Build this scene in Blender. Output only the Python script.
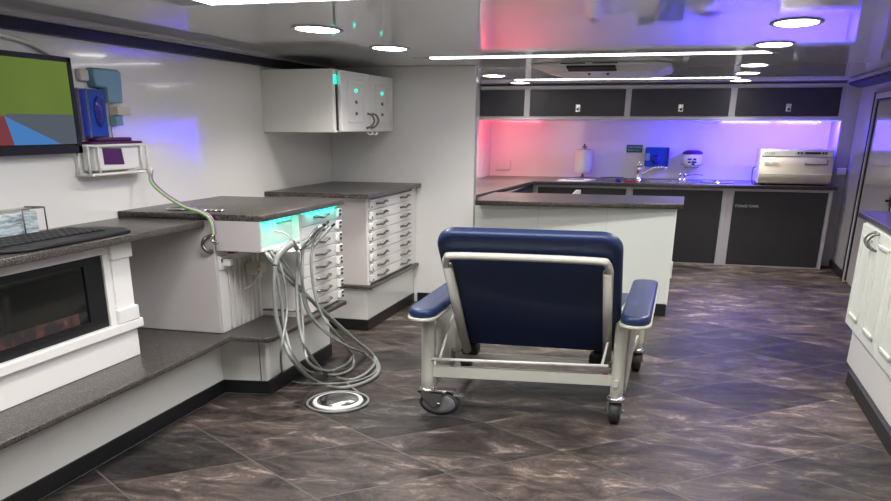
import bpy, bmesh, math, random
from mathutils import Vector, Matrix
random.seed(7)
PI = math.pi
S = bpy.context.scene
C = S.collection
for o in list(bpy.data.objects): bpy.data.objects.remove(o)

# ------------------------------------------------------------------ camera
cam_data = bpy.data.cameras.new('camera'); cam = bpy.data.objects.new('camera', cam_data); C.objects.link(cam)
yaw, pitch, roll = -.2793, .3806, .0034
fw = Vector((math.sin(yaw)*math.cos(pitch), math.cos(yaw)*math.cos(pitch), -math.sin(pitch)))
rt = Vector((math.cos(yaw), -math.sin(yaw), 0)); up = rt.cross(fw)
rt2 = math.cos(roll)*rt + math.sin(roll)*up; up2 = -math.sin(roll)*rt + math.cos(roll)*up
m = Matrix((rt2, up2, -fw)).transposed().to_4x4(); m.translation = Vector((0, 0, 1.6))
cam.matrix_world = m
cam_data.sensor_fit = 'HORIZONTAL'; cam_data.sensor_width = 36; cam_data.lens = 850/891*36
cam_data.shift_x = (445.5-426.2)/891; cam_data.shift_y = (466.6-250.5)/891
cam_data.clip_start = .05; cam_data.clip_end = 60
S.camera = cam
# ------------------------------------------------------------------ world, view
w = bpy.data.worlds.new('world'); S.world = w; w.use_nodes = True
w.node_tree.nodes['Background'].inputs[0].default_value = (.8, .85, .9, 1)
w.node_tree.nodes['Background'].inputs[1].default_value = .3
S.view_settings.view_transform = 'Standard'; S.view_settings.look = 'None'
S.view_settings.gamma = 1; S.view_settings.use_curve_mapping = False
S.view_settings.exposure = 0.12
DOWN_W = 14.0      # watts per downlight
STRIP_E = 9.0      # emission of the white light strips

# ------------------------------------------------------------------ materials
def mat(name, col, rough=.5, metal=0, emit=None, es=1, coat=0, bump=0, bscale=40, ior=None, alpha=None, trans=0, spec=None):
    m = bpy.data.materials.new(name); m.use_nodes = True
    nt = m.node_tree; b = nt.nodes['Principled BSDF']
    b.inputs['Base Color'].default_value = (*col, 1); b.inputs['Roughness'].default_value = rough
    b.inputs['Metallic'].default_value = metal
    if emit: b.inputs['Emission Color'].default_value = (*emit, 1); b.inputs['Emission Strength'].default_value = es
    if coat: b.inputs['Coat Weight'].default_value = coat; b.inputs['Coat Roughness'].default_value = .04
    if ior: b.inputs['IOR'].default_value = ior
    if trans: b.inputs['Transmission Weight'].default_value = trans
    if spec is not None: b.inputs['Specular IOR Level'].default_value = spec
    n = nt.nodes.new('ShaderNodeTexNoise'); n.inputs['Scale'].default_value = bscale
    tc = nt.nodes.new('ShaderNodeTexCoord'); nt.links.new(tc.outputs['Object'], n.inputs['Vector'])
    if bump:
        bp = nt.nodes.new('ShaderNodeBump'); bp.inputs['Strength'].default_value = bump; bp.inputs['Distance'].default_value = .004
        nt.links.new(n.outputs['Fac'], bp.inputs['Height']); nt.links.new(bp.outputs['Normal'], b.inputs['Normal'])
    return m
def noisy(name, stops, scale=60, rough=.4, detail=8, bump=0, coat=0, stretch=(1,1,1), dist=0):
    m = mat(name, stops[0][1], rough, coat=coat); nt = m.node_tree; b = nt.nodes['Principled BSDF']
    n = nt.nodes['Noise Texture']; n.inputs['Scale'].default_value = scale; n.inputs['Detail'].default_value = detail
    n.inputs['Distortion'].default_value = dist
    mp = nt.nodes.new('ShaderNodeMapping'); mp.inputs['Scale'].default_value = stretch
    nt.links.new(nt.nodes['Texture Coordinate'].outputs['Object'], mp.inputs['Vector']); nt.links.new(mp.outputs[0], n.inputs['Vector'])
    r = nt.nodes.new('ShaderNodeValToRGB'); nt.links.new(n.outputs['Fac'], r.inputs[0]); nt.links.new(r.outputs[0], b.inputs['Base Color'])
    e = r.color_ramp.elements
    while len(e) < len(stops): e.new(.5)
    for k, (p, c) in enumerate(stops): e[k].position = p; e[k].color = (*c, 1)
    return m
M = {}
M['wall'] = mat('glossy_white_wall', (.84, .835, .81), .12, coat=.4)
M['wall_right'] = mat('satin_grey_wall', (.60, .575, .58), .12, coat=.6)
M['ceiling'] = mat('gloss_ceiling_panel', (.9, .895, .885), .03, ior=1.9, bump=.008, bscale=3)
M['cab'] = mat('white_laminate', (.82, .81, .785), .35)
M['cab_gloss'] = mat('white_gloss_laminate', (.76, .76, .73), .2)
M['pen'] = mat('pale_green_white_laminate', (.74, .78, .72), .3)
M['grey_lam'] = mat('warm_grey_laminate', (.62, .585, .575), .4)
M['black_kick'] = mat('black_rubber', (.008, .008, .009), .45)
M['dark_panel'] = noisy('charcoal_panel', [(.3, (.024, .025, .027)), (.7, (.029, .030, .033))], 30, .45)
M['top'] = noisy('speckled_granite_laminate', [(.36, (.018, .015, .014)), (.5, (.055, .048, .044)), (.66, (.15, .135, .12))], 120, .33, 4)
M['chrome'] = mat('chrome', (.75, .75, .75), .18, 1)
M['steel'] = mat('brushed_steel', (.42, .42, .41), .25, 1)
M['bronze'] = mat('dark_pewter', (.22, .2, .18), .35, 1)
M['alu'] = mat('satin_aluminium', (.50, .49, .50), .5, 0)
M['blue'] = mat('navy_vinyl', (.008, .024, .090), .45, coat=.1, bump=.15, bscale=150)
M['beige'] = mat('beige_powder_coat', (.52, .52, .45), .35)
M['rubber'] = mat('dark_grey_rubber', (.03, .03, .032), .6)
M['wheel'] = mat('grey_wheel', (.16, .16, .165), .5)
M['plastic_black'] = mat('black_plastic', (.010, .010, .011), .42, spec=.3)
M['plastic_white'] = mat('white_plastic', (.82, .82, .80), .35)
M['hose'] = mat('grey_silicone_hose', (.24, .25, .235), .38)
M['light'] = mat('lamp_diffuser', (1, 1, 1), .5, emit=(1, .95, .92), es=14)
M['strip'] = mat('light_strip', (1, 1, 1), .5, emit=(.98, .97, 1), es=STRIP_E)
M['red_led'] = mat('red_diode', (1, .1, .1), .5, emit=(1, .12, .16), es=1.6)
M['blue_led'] = mat('blue_diode', (.1, .1, 1), .5, emit=(.10, .22, 1), es=2.2)
M['aqua_led'] = mat('aqua_diode', (.1, 1, .9), .5, emit=(.0, .8, .55), es=1.6)
M['purple'] = mat('purple_plastic', (.07, .008, .09), .4)
M['blue_clear'] = mat('blue_acrylic', (.01, .07, .38), .15)
M['blue_deep'] = mat('deep_blue_acrylic', (.01, .02, .28), .15)
M['pale_blue'] = mat('pale_blue_plastic', (.16, .33, .42), .3)
M['green_cable'] = mat('lime_cable', (.28, .62, .12), .4)
M['mauve_cable'] = mat('mauve_cable', (.36, .22, .4), .4)
M['white_cable'] = mat('white_cable', (.75, .75, .72), .4)
M['cream'] = mat('cream_enamel', (.62, .58, .46), .3)
M['green_sign'] = mat('green_sign', (.0, .12, .06), .4)
M['paper'] = mat('white_paper', (.8, .8, .78), .8)
M['fire_glass'] = mat('black_glass', (.006, .006, .007), .06, coat=.3)
M['ember'] = noisy('glowing_log_embers', [(.45, (.01, .008, .008)), (.62, (.05, .02, .015)), (.75, (.5, .13, .05))], 14, .7)
M['red_plastic'] = mat('red_plastic', (.4, .01, .02), .4)
M['text'] = mat('white_print', (.7, .7, .7), .6)
M['grille'] = mat('black_grille', (.01, .01, .012), .5)
# translucent tray plastic with bluish wavy sheets
M['tray'] = noisy('wavy_pale_blue_sheets', [(.35, (.18, .25, .30)), (.5, (.45, .55, .58)), (.62, (.7, .75, .76))], 9, .25, 5, stretch=(1, 1, 9), dist=1)
# plain translucent clear acrylic
M['acrylic'] = mat('clear_acrylic', (.85, .85, .82), .08, trans=.85, ior=1.45)

nt = M['ember'].node_tree; nt.links.new(nt.nodes['Color Ramp'].outputs[0], nt.nodes['Principled BSDF'].inputs['Emission Color']); nt.nodes['Principled BSDF'].inputs['Emission Strength'].default_value = .5
def floor_mat():
    m = bpy.data.materials.new('slate_diamond_tiles'); m.use_nodes = True
    nt = m.node_tree; b = nt.nodes['Principled BSDF']; L = nt.links.new
    geo = nt.nodes.new('ShaderNodeNewGeometry'); sp = nt.nodes.new('ShaderNodeSeparateXYZ'); L(geo.outputs['Position'], sp.inputs[0])
    ux, uy, vx, vy, ox, oy = .505, .470, .505, -.355, -.976, 4.612
    det = ux*vy-uy*vx
    def mth(op, a, bb=None):
        n = nt.nodes.new('ShaderNodeMath'); n.operation = op
        for k, v in enumerate((a, bb)):
            if v is None: continue
            if isinstance(v, (int, float)): n.inputs[k].default_value = v
            else: L(v, n.inputs[k])
        return n.outputs[0]
    X = mth('SUBTRACT', sp.outputs[0], ox); Y = mth('SUBTRACT', sp.outputs[1], oy)
    a = mth('ADD', mth('MULTIPLY', X, vy/det), mth('MULTIPLY', Y, -vx/det))
    c = mth('ADD', mth('MULTIPLY', X, -uy/det), mth('MULTIPLY', Y, ux/det))
    ia = mth('FLOOR', a); ic = mth('FLOOR', c); fa = mth('FRACT', a); fc = mth('FRACT', c)
    ea = mth('MINIMUM', fa, mth('SUBTRACT', 1, fa)); ec = mth('MINIMUM', fc, mth('SUBTRACT', 1, fc))
    e = mth('MINIMUM', ea, ec); grout = mth('LESS_THAN', e, .007)
    cmb = nt.nodes.new('ShaderNodeCombineXYZ'); L(ia, cmb.inputs[0]); L(ic, cmb.inputs[1])
    wn = nt.nodes.new('ShaderNodeTexWhiteNoise'); wn.noise_dimensions = '3D'; L(cmb.outputs[0], wn.inputs['Vector'])
    # each tile gets its own offset into the stone pattern
    add = nt.nodes.new('ShaderNodeVectorMath'); add.operation = 'MULTIPLY_ADD'
    L(wn.outputs['Color'], add.inputs[0]); add.inputs[1].default_value = (20, 20, 20); L(geo.outputs['Position'], add.inputs[2])
    mp = nt.nodes.new('ShaderNodeMapping'); mp.inputs['Scale'].default_value = (1.0, 1.9, 1); mp.inputs['Rotation'].default_value = (0, 0, -.35)
    L(add.outputs[0], mp.inputs['Vector'])
    n1 = nt.nodes.new('ShaderNodeTexNoise'); n1.inputs['Scale'].default_value = 2.7; n1.inputs['Detail'].default_value = 15; n1.inputs['Roughness'].default_value = .76; n1.inputs['Distortion'].default_value = .7
    L(mp.outputs[0], n1.inputs['Vector'])
    r1 = nt.nodes.new('ShaderNodeValToRGB'); L(n1.outputs['Fac'], r1.inputs[0])
    el = r1.color_ramp.elements; el[0].position = .37; el[0].color = (.014, .011, .011, 1); el[1].position = .64; el[1].color = (.29, .255, .22, 1)
    q = el.new(.47); q.color = (.050, .041, .038, 1); q = el.new(.56); q.color = (.100, .082, .072, 1)
    mx = nt.nodes.new('ShaderNodeMix'); mx.data_type = 'RGBA'; mx.blend_type = 'MULTIPLY'; mx.inputs[0].default_value = 1
    r2 = nt.nodes.new('ShaderNodeValToRGB'); L(wn.outputs['Value'], r2.inputs[0]); el = r2.color_ramp.elements
    el[0].color = (.34, .37, .39, 1); el[1].color = (1.25, 1.18, 1.12, 1); q = el.new(.4); q.color = (.85, .80, .80, 1)
    L(r1.outputs[0], mx.inputs[6]); L(r2.outputs[0], mx.inputs[7])
    mg = nt.nodes.new('ShaderNodeMix'); mg.data_type = 'RGBA'; L(grout, mg.inputs[0]); L(mx.outputs[2], mg.inputs[6]); mg.inputs[7].default_value = (.10, .09, .08, 1)
    L(mg.outputs[2], b.inputs['Base Color']); b.inputs['Roughness'].default_value = .46; b.inputs['Specular IOR Level'].default_value = .35
    bp = nt.nodes.new('ShaderNodeBump'); bp.inputs['Strength'].default_value = .35; bp.inputs['Distance'].default_value = .01
    L(n1.outputs['Fac'], bp.inputs['Height']); L(bp.outputs['Normal'], b.inputs['Normal'])
    return m
M['floor'] = floor_mat()

# ------------------------------------------------------------------ mesh helpers
def B(): return bmesh.new()
def box(bm, x0, x1, y0, y1, z0, z1, bev=0, seg=2, mi=0):
    t = bmesh.new(); r = bmesh.ops.create_cube(t, size=1)
    for v in t.verts: v.co = Vector(((x0+x1)/2+v.co.x*(x1-x0), (y0+y1)/2+v.co.y*(y1-y0), (z0+z1)/2+v.co.z*(z1-z0)))
    if bev: bmesh.ops.bevel(t, geom=list(t.edges), offset=bev, segments=seg, affect='EDGES', profile=.5)
    join(bm, t, mi); return bm
def join(bm, t, mi=0, mat4=None):
    vm = {}
    for v in t.verts: vm[v] = bm.verts.new(mat4 @ v.co if mat4 else v.co)
    for f in t.faces:
        try:
            g = bm.faces.new([vm[v] for v in f.verts]); g.material_index = mi; g.smooth = f.smooth
        except ValueError: pass
    t.free()
def prism(bm, poly, z0, z1, bev=0, seg=2, axis='z', mi=0):
    """polygon extruded along an axis: z -> (a,b,z); x -> (x,a,b); y -> (a,y,b)"""
    t = bmesh.new()
    def p(a, b, c): return {'z': (a, b, c), 'x': (c, a, b), 'y': (a, c, b)}[axis]
    lo = [t.verts.new(p(a, b, z0)) for a, b in poly]; hi = [t.verts.new(p(a, b, z1)) for a, b in poly]
    n = len(poly); t.faces.new(lo); t.faces.new(hi)
    for i in range(n): t.faces.new((lo[i], lo[(i+1) % n], hi[(i+1) % n], hi[i]))
    bmesh.ops.recalc_face_normals(t, faces=t.faces)
    if bev:
        es = [e for e in t.edges if (e.verts[0] in lo) == (e.verts[1] in lo)]
        bmesh.ops.bevel(t, geom=es, offset=bev, segments=seg, affect='EDGES', profile=.5)
        for f in t.faces: f.smooth = len(f.verts) < 6
    join(bm, t, mi); return bm
def spline(pts, n=8):
    P = [Vector(p) for p in pts]; out = []
    P = [2*P[0]-P[1]] + P + [2*P[-1]-P[-2]]
    for i in range(1, len(P)-2):
        for k in range(n):
            t = k/n; a, b, c, d = P[i-1], P[i], P[i+1], P[i+2]
            out.append(.5*((2*b)+(c-a)*t+(2*a-5*b+4*c-d)*t*t+(3*b-a-3*c+d)*t**3))
    out.append(P[-2]); return out
def tube(bm, pts, r, seg=10, smooth=0, cap=True, mi=0, r2=None):
    P = spline(pts, smooth) if smooth else [Vector(p) for p in pts]
    n = len(P); rings = []; nor = None
    for i, p in enumerate(P):
        d = (P[min(i+1, n-1)]-P[max(i-1, 0)]).normalized()
        if nor is None:
            nor = d.orthogonal().normalized()
        nor = (nor-d*nor.dot(d)).normalized(); bi = d.cross(nor)
        rr = r if r2 is None else r+(r2-r)*i/(n-1)
        rings.append([bm.verts.new(p+(nor*math.cos(2*PI*k/seg)+bi*math.sin(2*PI*k/seg))*rr) for k in range(seg)])
    for i in range(n-1):
        for k in range(seg):
            f = bm.faces.new((rings[i][k], rings[i][(k+1) % seg], rings[i+1][(k+1) % seg], rings[i+1][k])); f.smooth = True; f.material_index = mi
    if cap:
        f = bm.faces.new(list(reversed(rings[0]))); f.material_index = mi
        f = bm.faces.new(rings[-1]); f.material_index = mi
    return bm
def lathe(bm, prof, at, axis='z', seg=32, sc=(1, 1, 1), mi=0, cap=True):
    """profile of (radius, height) turned about an axis through at"""
    rings = []
    for r, h in prof:
        ring = []
        for k in range(seg):
            a = 2*PI*k/seg; c, s = r*math.cos(a), r*math.sin(a)
            v = {'z': (c, s, h), 'x': (h, c, s), 'y': (c, h, s)}[axis]
            ring.append(bm.verts.new((at[0]+v[0]*sc[0], at[1]+v[1]*sc[1], at[2]+v[2]*sc[2])))
        rings.append(ring)
    for i in range(len(rings)-1):
        for k in range(seg):
            f = bm.faces.new((rings[i][k], rings[i][(k+1) % seg], rings[i+1][(k+1) % seg], rings[i+1][k])); f.smooth = True; f.material_index = mi
    for ring in (rings[0], rings[-1]) if cap else ():
        f = bm.faces.new(ring); f.material_index = mi
    return bm
def rrect(x0, x1, y0, y1, r, n=6, rb=None):
    rb = r if rb is None else rb; o = []
    for cx, cy, a0, rr in ((x1-r, y1-r, 0, r), (x0+r, y1-r, PI/2, r), (x0+rb, y0+rb, PI, rb), (x1-rb, y0+rb, 1.5*PI, rb)):
        for k in range(n+1): a = a0+PI/2*k/n; o.append((cx+rr*math.cos(a), cy+rr*math.sin(a)))
    return o
OFF = {}
def finish(bm, name, mats, parent=None):
    bmesh.ops.recalc_face_normals(bm, faces=bm.faces)
    off = OFF.get(parent.name, Vector()) if parent else Vector()
    me = bpy.data.meshes.new(name); bm.to_mesh(me); bm.free()
    if parent: me.transform(Matrix.Translation(-off))
    for x in (mats if isinstance(mats, (list, tuple)) else [mats]): me.materials.append(M[x])
    o = bpy.data.objects.new(name, me); C.objects.link(o)
    if parent: o.parent = parent; OFF[o.name] = off
    return o
def thing(name, loc, label, cat, group=None):
    o = bpy.data.objects.new(name, None); C.objects.link(o); o.location = loc; o.empty_display_size = .1
    o['label'] = label; o['category'] = cat
    if group: o['group'] = group
    OFF[o.name] = Vector(loc); return o
def tag(o, label, cat, group=None):
    o['label'] = label; o['category'] = cat
    if group: o['group'] = group
    # move the origin to the base of the mesh
    vs = [v.co for v in o.data.vertices]; c = sum(vs, Vector())/len(vs); c.z = min(v.z for v in vs)
    o.data.transform(Matrix.Translation(-c)); o.location = c; return o
def struct(bm, name, mats, parent=None):
    o = finish(bm, name, mats, parent)
    if not parent: o['kind'] = 'structure'
    return o
def bx(name, mats, x0, x1, y0, y1, z0, z1, parent=None, bev=0):
    return finish(box(B(), x0, x1, y0, y1, z0, z1, bev), name, mats, parent)
def dup(root, loc, label=None):
    r = root.copy(); C.objects.link(r); r.location = loc
    if label: r['label'] = label
    for ch in list(root.children):
        c = ch.copy(); C.objects.link(c); c.parent = r
        for g in ch.children: d = g.copy(); C.objects.link(d); d.parent = c
    return r
def text(name, s, size, loc, rot, mt, parent, extrude=.001, sx=1):
    cu = bpy.data.curves.new(name, 'FONT'); cu.body = s; cu.size = size; cu.extrude = extrude
    cu.align_x = 'LEFT'; t = bpy.data.objects.new(name, cu); C.objects.link(t)
    bpy.context.view_layer.update(); dg = bpy.context.evaluated_depsgraph_get()
    me = bpy.data.meshes.new_from_object(t.evaluated_get(dg)); bpy.data.objects.remove(t)
    me.transform(Matrix.Translation(Vector(loc)-OFF.get(parent.name, Vector())) @ rot.to_4x4() @ Matrix.Diagonal((sx, 1, 1, 1)))
    me.materials.clear(); me.materials.append(M[mt])
    o = bpy.data.objects.new(name, me); C.objects.link(o); o.parent = parent; return o
FACE_Y = Matrix.Rotation(PI/2, 3, 'X')                      # text facing -y
def area(name, loc, size, watts, col, rot=(0, 0, 0), parent=None, shape='RECTANGLE', sy=None, spread=PI):
    d = bpy.data.lights.new(name, 'AREA'); d.energy = watts; d.color = col; d.shape = shape; d.size = size
    if sy: d.size_y = sy
    d.spread = spread
    o = bpy.data.objects.new(name, d); C.objects.link(o)
    o.rotation_euler = rot
    if parent: o.parent = parent; o.location = Vector(loc)-OFF.get(parent.name, Vector())
    else: o.location = loc
    return o

# ================================================================== ROOM SHELL
XL, XR, YN, YD, YB, ZC = -3.24, 1.86, -1.6, 8.0, 12.5, 2.10
struct(box(B(), XL-.1, XR+.1, YN-.1, YB+.1, -.08, 0), 'floor', 'floor')
struct(box(B(), XL-.1, XR+.1, YN-.1, YB+.1, ZC, ZC+.08), 'ceiling', 'ceiling')
b = B(); box(b, XL-.1, XL, YN, YB+.1, 0, ZC)
struct(b, 'wall_left', 'wall')
struct(box(B(), XR, XR+.1, YN, YB+.1, 0, ZC), 'wall_right', 'wall_right')
struct(box(B(), XL, XR, YB, YB+.1, 0, ZC), 'wall_back', 'wall')
struct(box(B(), XL, XR, YN-.1, YN, 0, ZC), 'wall_near', 'wall')
struct(box(B(), XL, -1.85, YD, YD+.10, 0, ZC, .008), 'wall_divider', 'wall')
struct(box(B(), XL, -2.66, YD+.10, YB, 0, ZC), 'wall_galley', 'wall')
# dark trim at the head of the left wall with a slim pale cover strip above, and the right one
b = B(); box(b, XL, XL+.05, YN, 6.6, 2.030, 2.098, .004); box(b, XL, XL+.05, 6.6, 8.0, 2.030, 2.098)
struct(b, 'trim_1', 'plastic_black')
struct(box(B(), XL+.05, XL+.075, YN, 8.0, 2.085, 2.1), 'trim_2', 'alu')
b = B(); prism(b, [(1.70, 2.098), (1.86, 2.098), (1.86, 2.03), (1.80, 2.03), (1.70, 2.06)], YN, 11.6, axis='y')
struct(b, 'trim_3', 'plastic_black')
b = B(); box(b, 1.685, 1.70, YN, 11.65, 2.085, 2.098, .002); struct(b, 'trim_4', 'alu')
# baseboards
struct(box(B(), -2.385, -1.85, YD-.02, YD, 0, .095), 'baseboard_divider', 'black_kick')
struct(box(B(), 1.84, 1.86, 10.62, YB, 0, .085), 'baseboard_right', 'black_kick')
# door in the right wall, aluminium frame with black gasket
d = struct(box(B(), 1.845, 1.859, 8.86, 10.50, .03, 1.88), 'door_1', 'wall_right')
b = B(); box(b, 1.82, 1.86, 10.50, 10.56, 0, 1.93, .004); box(b, 1.82, 1.86, 8.80, 10.56, 1.88, 1.93, .004); box(b, 1.82, 1.86, 8.80, 8.86, 0, 1.93, .004)
finish(b, 'door_frame', 'alu', d)
b = B(); box(b, 1.812, 1.822, 10.545, 10.60, 0, 1.945); box(b, 1.812, 1.822, 8.86, 8.89, .03, 1.88); box(b, 1.832, 1.845, 10.46, 10.50, .03, 1.88); box(b, 1.832, 1.845, 8.89, 10.46, 1.86, 1.88)
finish(b, 'gasket', 'plastic_black', d)
b = B(); box(b, 1.835, 1.845, 8.98, 9.06, .93, 1.02, .004); tube(b, [(1.835, 9.02, .98), (1.80, 9.02, .98), (1.795, 8.94, .98)], .009, 8)
finish(b, 'door_handle', 'plastic_black', d)

# ================================================================== LIGHTS
# recessed downlights
prev = None
spots = [(-2.04, 4.9, 'round white downlight nearest the left cabinets in the ceiling'),
         (-2.04, 6.17, 'round white downlight in front of the white upper cabinet'),
         (-2.04, 8.42, 'round downlight just past the dividing wall edge'),
         (-2.04, 9.65, 'round downlight over the left wing of the galley bench'),
         (-2.04, 11.2, 'farthest round downlight, before the first dark overhead locker'),
         (.467, 5.2, 'largest and nearest round downlight of the right row'),
         (.467, 6.48, 'round downlight second nearest in the right row'),
         (.475, 8.5, 'round downlight beside the right end of the middle light strip'),
         (.49, 9.72, 'round downlight second farthest in the right row'),
         (.50, 11.2, 'farthest round downlight of the right row near the dark lockers')]
near_label = 'unseen round ceiling downlight added towards the near end of the room'
spots += [(-2.04, 2.3, near_label), (.467, 2.3, near_label), (-2.04, .3, near_label), (.467, .3, near_label)]  # unseen lamps added along both rows to light the near end
for i, (x, y, lab) in enumerate(spots):
    if prev is None:
        t = thing('downlight', (x, y, ZC), lab, 'ceiling light', 'recessed ceiling downlights')
        b = B(); lathe(b, [(.107, -.001), (.128, -.001), (.13, -.003), (.126, -.006), (.110, -.006), (.107, -.004), (.107, -.001)], (x, y, ZC), sc=(1, 1.7, 1), cap=False); finish(b, 'trim_ring', 'alu', t)
        b = B(); lathe(b, [(.001, -.005), (.106, -.005), (.106, -.001), (.001, -.001)], (x, y, ZC), sc=(1, 1.7, 1)); finish(b, 'diffuser', 'light', t)
        area('lamp', (x, y, ZC-.0056), .20, DOWN_W, (1, .94, .88), parent=t, shape='ELLIPSE', sy=.34, spread=2.35)
        prev = t
    else:
        q = dup(prev, (x, y, ZC), lab)
        if y > 8:                                   # galley lamp spread narrowed to deepen the shade under the lockers
            for c in q.children:
                if c.type == 'LIGHT': c.data = c.data.copy(); c.data.spread = 1.85
def strip(y0, y1, x0, x1, lab, watts):
    t = thing('light_strip', ((x0+x1)/2, (y0+y1)/2, ZC), lab, 'ceiling light', 'light strips across the ceiling')
    b = B()
    prism(b, [(x0-.16, y1), (x0-.12, y0-.01), (x1+.02, y0-.01), (x1+.10, y1)], ZC-.002, ZC-.0002); finish(b, 'housing', 'alu', t)
    b = B(); prism(b, [(x0, y1-.012), (x0+.02, y0), (x1, y0), (x1+.05, y1-.012)], ZC-.004, ZC-.0022); finish(b, 'diffuser', 'strip', t)
    area('lamp', ((x0+x1)/2, (y0+y1)/2, ZC-.0046), x1-x0-.04, watts, (1, .97, .95), parent=t, sy=(y1-y0)*.85, spread=PI if y1 < 5 else 2.2)
strip(3.20, 3.83, -2.09, .45, 'broad bright ceiling light panel at the top edge of the photo', 20)
strip(7.06, 7.20, -2.03, .46, 'long white light strip across the ceiling before the air conditioner', 15)
strip(10.52, 10.62, -2.0, .42, 'thin white light strip across the ceiling behind the air conditioner', 3)

# ================================================================== BACK GALLEY
# overhead lockers: one long run of four units
OY = 11.75
xs = [(-2.655, -2.07), (-2.005, -.805), (-.74, .435), (.50, 1.665)]
labs = ['dark overhead locker above the red light strip', 'dark overhead locker above the paper towel roll', 'dark overhead locker above the blue dispenser', 'dark overhead locker above the cream steriliser']
for i, ((x0, x1), lab) in enumerate(zip(xs, labs)):
    X0 = x0-.0325 if i else x0; X1 = x1+.0325 if i < 3 else x1+.038
    t = thing('overhead_locker', ((X0+X1)/2, OY+.3, 1.685), lab, 'cabinet', 'dark overhead lockers')
    b = B(); box(b, X0+.001, X1-.001, OY, YB-.002, 1.685, 2.085); finish(b, 'body', 'alu', t)
    b = B(); box(b, X0, X1, OY-.012, OY, 1.685, 1.722, .003); box(b, X0, X1, OY-.012, OY, 2.045, 2.085, .003)
    if i: box(b, X0, x0, OY-.012, OY, 1.722, 2.045)
    box(b, x1, X1, OY-.012, OY, 1.722, 2.045); finish(b, 'frame', 'alu', t)
    d = bx('door', 'dark_panel', x0+.006, x1-.006, OY-.016, OY-.002, 1.728, 2.039, t, .003)
    if i:
        xc = (x0+x1)/2+.02
        b = B(); box(b, xc-.03, xc+.03, OY-.026, OY-.016, 1.775, 1.865, .004); box(b, xc-.018, xc+.022, OY-.036, OY-.026, 1.785, 1.83, .004)
        finish(b, 'latch', 'chrome', d)
        b = B(); box(b, xc-.012, xc+.014, OY-.040, OY-.035, 1.795, 1.818, .002); finish(b, 'push_button', 'plastic_black', d)
# right end post
struct(box(B(), 1.705, 1.86, OY-.03, YB, .0, 2.085, .004), 'trim_5', 'alu')
# base cupboards with dark doors
BY = 11.44; CT = .957
bxs = [(-1.80, -.68), (-.605, .475), (.60, 1.66)]
labs = ['dark base cupboard with paper towel roll above it', 'dark base cupboard under the sink', 'dark base cupboard with white print, under the cream steriliser']
for i, ((x0, x1), lab) in enumerate(zip(bxs, labs)):
    X0 = (-1.86, -.645, .535)[i]; X1 = (-.645, .535, 1.705)[i]
    t = thing('base_cupboard', ((X0+X1)/2, BY+.5, 0), lab, 'cabinet', 'dark base cupboards in the galley')
    b = B(); box(b, X0, X1, BY, YB-.002, 0, .915); finish(b, 'body', 'alu', t)
    b = B(); box(b, X0, x0, BY-.014, BY, 0, .915, .003); box(b, x1, X1, BY-.014, BY, 0, .915, .003)
    box(b, x0, x1, BY-.014, BY, .888, .915); box(b, x0, x1, BY-.014, BY, 0, .012); finish(b, 'frame', 'alu', t)
    d = bx('door', 'dark_panel', x0+.006, x1-.006, BY-.018, BY-.002, .016, .884, t, .003)
    if i == 2: text('print', 'STORAGE TOWER', .042, (.63, BY-.0185, .700), FACE_Y, 'text', d, .0005, .78)
b = B(); box(b, -2.655, -1.868, 8.95, BY+.3, 0, .915)
wing = thing('wing_cupboard', (-2.2, 10, 0), 'grey low cupboard run along the left side of the galley', 'cabinet')
finish(b, 'body', 'dark_panel', wing)
for k in range(3): bx('door', 'dark_panel', -1.868, -1.855, 9.0+k*.82, 9.74+k*.82, .06, .87, wing, .003)
# worktop: wing and back run in one L
b = B()
prism(b, [(-2.655, 8.76), (-2.02, 8.76), (-1.85, 11.36), (1.735, 11.36), (1.735, 11.70), (1.70, 11.70), (1.70, YB-.003), (-2.655, YB-.003)], .918, CT, .004)
tag(finish(b, 'worktop', 'top'), 'long dark L-shaped worktop along the back of the galley', 'worktop')

# peninsula
t = thing('peninsula', (-.95, 8.3, 0), 'white panelled peninsula counter with dark top behind the blue chair', 'counter')
b = B(); box(b, -1.848, -.035, 8.06, 8.80, .10, .935, .004)
pb = finish(b, 'body', 'pen', t)
b = B()
for x in (-1.25, -.63): box(b, x-.002, x+.002, 8.0575, 8.061, .09, .935)
finish(b, 'panel_joint', 'grey_lam', t)
bx('edge_trim', 'cab', -.045, -.030, 8.052, 8.085, .09, .935, t, .003)
bx('door_catch', 'plastic_white', -.036, -.018, 8.10, 8.18, .33, .47, t, .003)
b = B(); box(b, -1.848, -.038, 8.04, 8.78, 0, .10, .003); finish(b, 'plinth', 'black_kick', t)
b = B(); prism(b, [(-1.80, 7.86), (.02, 8.02), (.02, 8.95), (-1.848, 8.95), (-1.848, 8.10), (-1.80, 8.10)], .937, .98, .005); finish(b, 'countertop', 'top', t)

# red and blue diode strips under the lockers
def led(x0, x1, y, z, mt, lab, col, watts, name='led_strip'):
    t = thing(name, ((x0+x1)/2, y, z), lab, 'light strip', 'coloured diode strips under the lockers')
    bx('strip_base', 'plastic_white', x0, x1, y-.008, y+.008, z-.003, z, t)
    b = B(); n = int((x1-x0)/.034)
    for k in range(n):
        x = x0+(k+.5)*(x1-x0)/n
        box(b, x-.010, x+.010, y-.012, y+.004, z-.014, z-.003)
    o = finish(b, 'diode_row', mt, t); o['label'] = 'glowing coloured diodes'
    area('lamp', ((x0+x1)/2, y+.02, z-.012), x1-x0-.05, watts, col, parent=t, sy=.02, rot=(.9, 0, 0))
led(-2.62, -2.05, 11.77, 1.684, 'red_led', 'red glowing diode strip under the leftmost dark locker', (1, .07, .11), 4)
led(.36, 1.06, 11.77, 1.684, 'blue_led', 'blue glowing diode strip above the wall mounted wipes tub', (.055, .03, 1), 38)
led(1.10, 1.70, 11.77, 1.684, 'blue_led', 'blue glowing diode strip above the cream steriliser', (.055, .03, 1), 42)
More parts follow.
